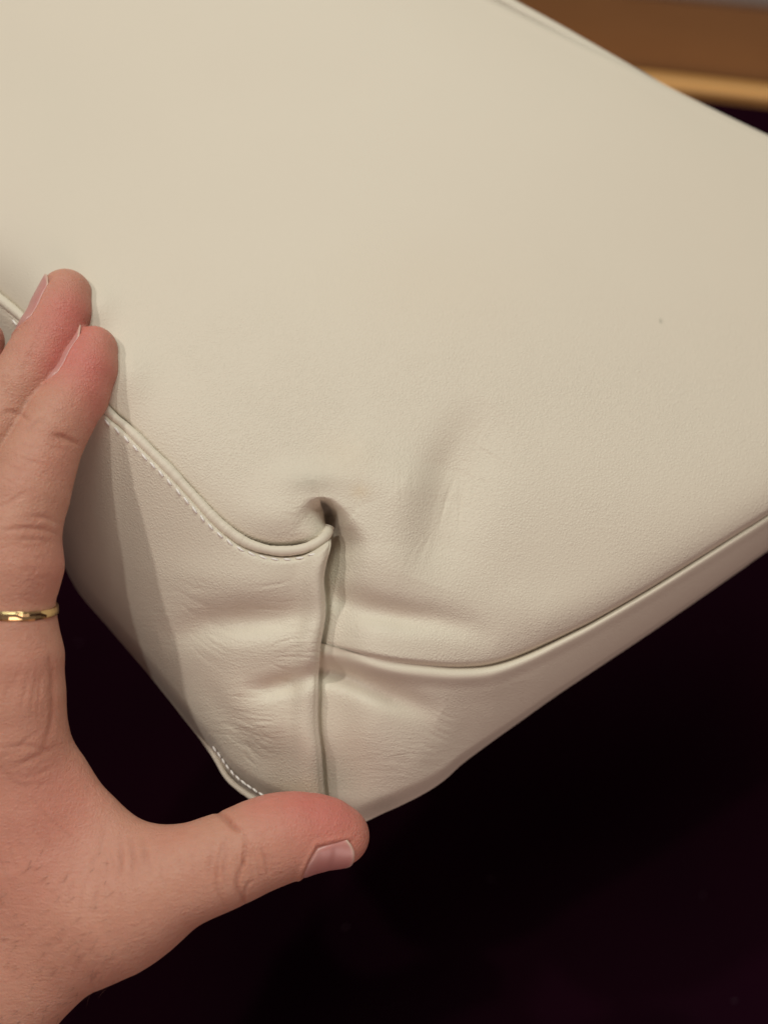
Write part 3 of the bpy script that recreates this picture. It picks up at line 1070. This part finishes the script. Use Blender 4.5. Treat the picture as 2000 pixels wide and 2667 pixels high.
flush = np.zeros(len(HV))
for (x_, y_, d_, r_, a_) in ((205, 800, .258, 75, 0.85), (150, 690, .264, 85, 1.0), (120, 800, .262, 60, 0.9), (-40, 760, .268, 70, 1.0), (110, 1220, .25, 70, 0.35),
                             (725, 1780, .258, 85, 1.0), (640, 1760, .256, 80, 0.85), (560, 1770, .255, 60, 0.5), (205, 900, .258, 50, 0.5), (120, 1000, .25, 60, 0.25),
                             (60, 1430, .245, 90, 0.15), (20, 1850, .245, 200, 0.3), (380, 1800, .25, 60, 0.2), (150, 1720, .25, 90, 0.25)):
    flush += a_ * np.exp(-np.sum((HV - C(x_, y_, d_)) ** 2, 1) / (r_ * PX) ** 2)
person = new_mesh('person', c2w(HV), HF, M_SKIN)
attr(person, 'flush', np.clip(flush, 0, 1))
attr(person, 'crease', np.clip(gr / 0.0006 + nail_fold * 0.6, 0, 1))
tag(person, 'left hand of a person, thumb and fingers spread round the cream bag corner', 'person')


# fine dark hairs on the wrist side of the hand
cand = np.where((hx > -40) & (hx < 250) & (hy > 1830) & (hy < 2230) & (HV[:, 2] > -0.2555))[0]
hv_, hf_ = [], []
for i in rng.choice(cand, 110, replace=False):
    a_ = math.radians(rng.normal(215, 25)); L_ = rng.uniform(0.0016, 0.0036)
    dxy = np.array([math.cos(a_), math.sin(a_), 0.0])
    wv = np.array([-dxy[1], dxy[0], 0]) * 0.000035
    k = len(hv_)
    for f_, z_ in ((0, -0.0001), (0.35, 0.00045), (0.7, 0.0006), (1.0, 0.0005)):
        c_ = HV[i] + dxy * L_ * f_ + np.array([0, 0, z_])
        w_ = wv * (1 - 0.8 * f_)
        hv_ += [c_ - w_, c_ + w_, c_ + np.array([0, 0, np.linalg.norm(w_) * 1.6])]
    for j in range(3):
        for e_ in range(3):
            hf_.append([k + 3 * j + e_, k + 3 * j + (e_ + 1) % 3, k + 3 * j + 3 + (e_ + 1) % 3, k + 3 * j + 3 + e_])
m, nt, b = mat('hair')
b.inputs['Base Color'].default_value = (0.10, 0.045, 0.025, 1)
hair = new_mesh('hair', c2w(np.array(hv_)), hf_, m, person)
hair['kind'] = 'stuff'


# nails: thin plates laid on the back of each fingertip
def nail(ch, s0, s1, dorsal, half, kk=0.0022, lift=0.00004, free=0.91, over=0.0, twist=0.0):
    p1, ax, Ln, n, bt = nail_frame(ch, s0, s1, dorsal)
    nt_, ns = 26, 25
    tt = np.linspace(0, 1, nt_); ss = np.linspace(-1, 1, ns)
    Tm, Sm = np.meshgrid(tt, ss, indexing='ij')
    # rounded root and tip outline
    rootc = 0.22 * (Sm ** 2); tipc = 0.26 * np.abs(Sm) ** 2.6
    Tt = rootc + (1 - rootc - tipc) * Tm
    th = Sm * half - twist * (Tm - 0.5)
    base = p1 + ax * (Tt * Ln)[..., None]
    dr = np.cos(th)[..., None] * n + np.sin(th)[..., None] * bt
    lo_ = np.zeros(Tm.shape); hi_ = np.full(Tm.shape, 0.013)
    for _ in range(22):
        mid = 0.5 * (lo_ + hi_)
        v_ = chain_sdf((base + dr * mid[..., None]).reshape(-1, 3), ch, kk).reshape(Tm.shape)
        lo_ = np.where(v_ < 0, mid, lo_); hi_ = np.where(v_ < 0, hi_, mid)
    rim = np.maximum(np.abs(Sm), np.where(Tm < 0.5, 1 - 2 * Tm, 0))
    rr = lo_ + lift - 0.0007 * sstep(0.86, 1.0, rim)
    # the nail runs on straight where the fingertip rounds off
    ref = rr[int(nt_ * 0.60)][None]
    rr = np.where(Tm > 0.60, np.maximum(rr, ref - (Tm - 0.6) * over), rr)
    P = base + dr * rr[..., None]
    P2 = P - dr * 0.00030
    V = np.vstack([P.reshape(-1, 3), P2.reshape(-1, 3)])
    F1 = grid_faces(nt_, ns)
    F2 = F1[:, ::-1] + nt_ * ns
    k = np.arange(ns - 1)
    e1 = (nt_ - 1) * ns + k
    side = np.stack([e1, e1 + nt_ * ns, e1 + 1 + nt_ * ns, e1 + 1], 1)
    o = new_mesh('fingernail', c2w(V), np.vstack([F1, F2, side]), M_NAIL, person)
    fe = sstep(free, free + 0.06, Tm - 0.05 * (1 - Sm ** 2) + 0.02).ravel()
    lun = 0.25 * np.exp(-((Tm - 0.05) / 0.12) ** 2).ravel()
    attr(o, 'free_edge', np.r_[np.clip(fe + lun, 0, 1), fe])
    return o

for (ch, s0, s1, dorsal, half, kk, ov) in NAILS:
    nail(ch, s0, s1, dorsal, half, kk, over=ov, twist=0.34 if ch is THUMB else 0.0)

# gold ring on the index finger, lightly hammered
rc = C(20, 1312, .2509)
rad = 88.5 * K * .2509
axis = np.array([0.10, 1.0, 0.10]); axis /= np.linalg.norm(axis)
e1 = np.cross(axis, [0, 0, 1.0]); e1 /= np.linalg.norm(e1)
e2 = np.cross(e1, axis)
prof = [(-1, -0.6), (-1, 0.30), (-0.6, 0.9), (0, 1.05), (0.6, 0.9), (1, 0.30), (1, -0.6)]
nr = 46
V = []
ph = rng.uniform(-1, 1, 200)
for i in range(nr):
    a = 2 * math.pi * i / nr
    rd = math.cos(a) * e1 + math.sin(a) * e2
    ts = np.linspace(0.004, 0.014, 200)                  # the band lies on the finger all the way round
    sv = chain_sdf(rc + ts[:, None] * rd, INDEX)
    surf = max(ts[np.argmax(sv > 0)] if (sv > 0).any() else rad, rad * 0.9)
    sw = 0.10e-3 * math.sin(a * 2 + 0.5)
    for j, (h_, t_) in enumerate(prof):
        k = ph[(i // 4) * 5 % 190 + j % 4]
        rr = surf + 0.15e-3 + t_ * 0.5e-3 * (1 + 0.30 * k)
        hv = h_ * 1.1e-3 * (1 + 0.12 * ph[(i // 5) % 60 + 90]) + sw
        V.append(rc + rr * rd + hv * axis)
m_ = len(prof)
F = [[i * m_ + j, i * m_ + (j + 1) % m_, ((i + 1) % nr) * m_ + (j + 1) % m_, ((i + 1) % nr) * m_ + j] for i in range(nr) for j in range(m_)]
ring = new_mesh('finger_ring', c2w(np.array(V)), F, M_GOLD, None, False)
tag(ring, 'thin hammered gold ring worn low on the index finger', 'ring')

# ---------------------------------------------------------------- table and display tray
def on_table(x, y):
    d_ = c2w(up(x, y, 1.0)) - CAM_POS
    return CAM_POS + d_ * (-CAM_POS[2] / d_[2])

n_ = 90
gx, gy = np.meshgrid(np.linspace(-1.6, 1.6, n_), np.linspace(-1.2, 1.6, n_))
gz = 0.0016 * np.sin(gx * 9 + 1.3 * np.sin(gy * 7)) + 0.0012 * np.sin(gy * 13 + gx * 5)
velvet = new_mesh('velvet_tabletop', np.stack([gx.ravel(), gy.ravel(), gz.ravel() - 0.003], 1), grid_faces(n_, n_)[:, ::-1], M_VELVET)
tag(velvet, kind='structure')

lint_v, lint_f = [], []
for _ in range(70):
    a0 = rng.uniform(0, 6.28); L_ = rng.uniform(0.0008, 0.003); c0 = np.array([rng.uniform(-0.15, 0.4), rng.uniform(-0.25, 0.5), 0.0012])
    q0 = c0 - 0.5 * L_ * np.array([math.cos(a0), math.sin(a0), 0]); q1 = c0 + 0.5 * L_ * np.array([math.cos(a0 + 0.4), math.sin(a0 + 0.4), 0.3])
    w_ = np.array([-math.sin(a0), math.cos(a0), 0]) * 0.00012
    k = len(lint_v)
    lint_v += [q0 - w_, q0 + w_, q0 + [0, 0, 0.0002], q1 - w_, q1 + w_, q1 + [0, 0, 0.0002]]
    lint_f += [[k, k + 1, k + 4, k + 3], [k + 1, k + 2, k + 5, k + 4], [k + 2, k, k + 3, k + 5]]
m, nt, b = mat('grey_lint')
b.inputs['Base Color'].default_value = (0.10, 0.08, 0.09, 1)
lint = new_mesh('lint', np.array(lint_v), lint_f, m)
tag(lint, 'tiny grey lint specks scattered over the dark velvet', 'lint', kind='stuff')

pa, pb = on_table(1475, 203), on_table(1659, 224)
dv = (pb - pa); dv[2] = 0; dv /= np.linalg.norm(dv)
nrm = np.array([-dv[1], dv[0], 0.0])            # away from the viewer


def y_at(P):
    q = (P - CAM_POS) @ ROT
    return -q[1] / (K * -q[2]) + CY

def prism(name, prof, mat_, parent, bevel=0.0015):
    """profile (back distance, height) swept along the tray"""
    V, F = [], []
    for s in (-1.3, 1.0):
        for (b_, z_) in prof:
            V.append(tuple(pa + dv * s + nrm * b_ + np.array([0, 0, z_])))
    n = len(prof)
    F = [[j, (j + 1) % n, n + (j + 1) % n, n + j] for j in range(n)] + [list(range(n))[::-1], list(range(n, 2 * n))]
    o = new_mesh(name, V, F, mat_, None, False)
    md = o.modifiers.new('bevel', 'BEVEL'); md.width = bevel; md.segments = 3
    keep(parent, o)
    return o

tray = empty('display_tray', tuple(pa))
tag(tray, 'brown wooden display tray with a golden inner ledge behind the bag', 'tray')
def z_for(b_, y, x_s=0.0):
    """height at back distance b_ that shows at survey row y"""
    l_, h_ = -0.01, 0.4
    for _ in range(40):
        m_ = 0.5 * (l_ + h_)
        if y_at(pa + nrm * b_ + np.array([0, 0, m_])) > y:
            l_ = m_
        else:
            h_ = m_
    return m_

zl = z_for(0.012, 165)
zb = z_for(0.024, 4)
prism('ledge', [(0, -0.004), (0, zl - 0.002), (0.003, zl), (0.012, zl), (0.012, -0.004)], M_OAK, tray, 0.0015)
prism('back_board', [(0.024, -0.004), (0.024, zb), (0.040, zb), (0.040, -0.004)], M_BROWN, tray)
prism('top_rail', [(0.0245, zb + 0.0005), (0.0225, zb + 0.004), (0.0225, zb + 0.02), (0.20, zb + 0.02), (0.20, zb + 0.0005)], M_PALE, tray, 0.001)
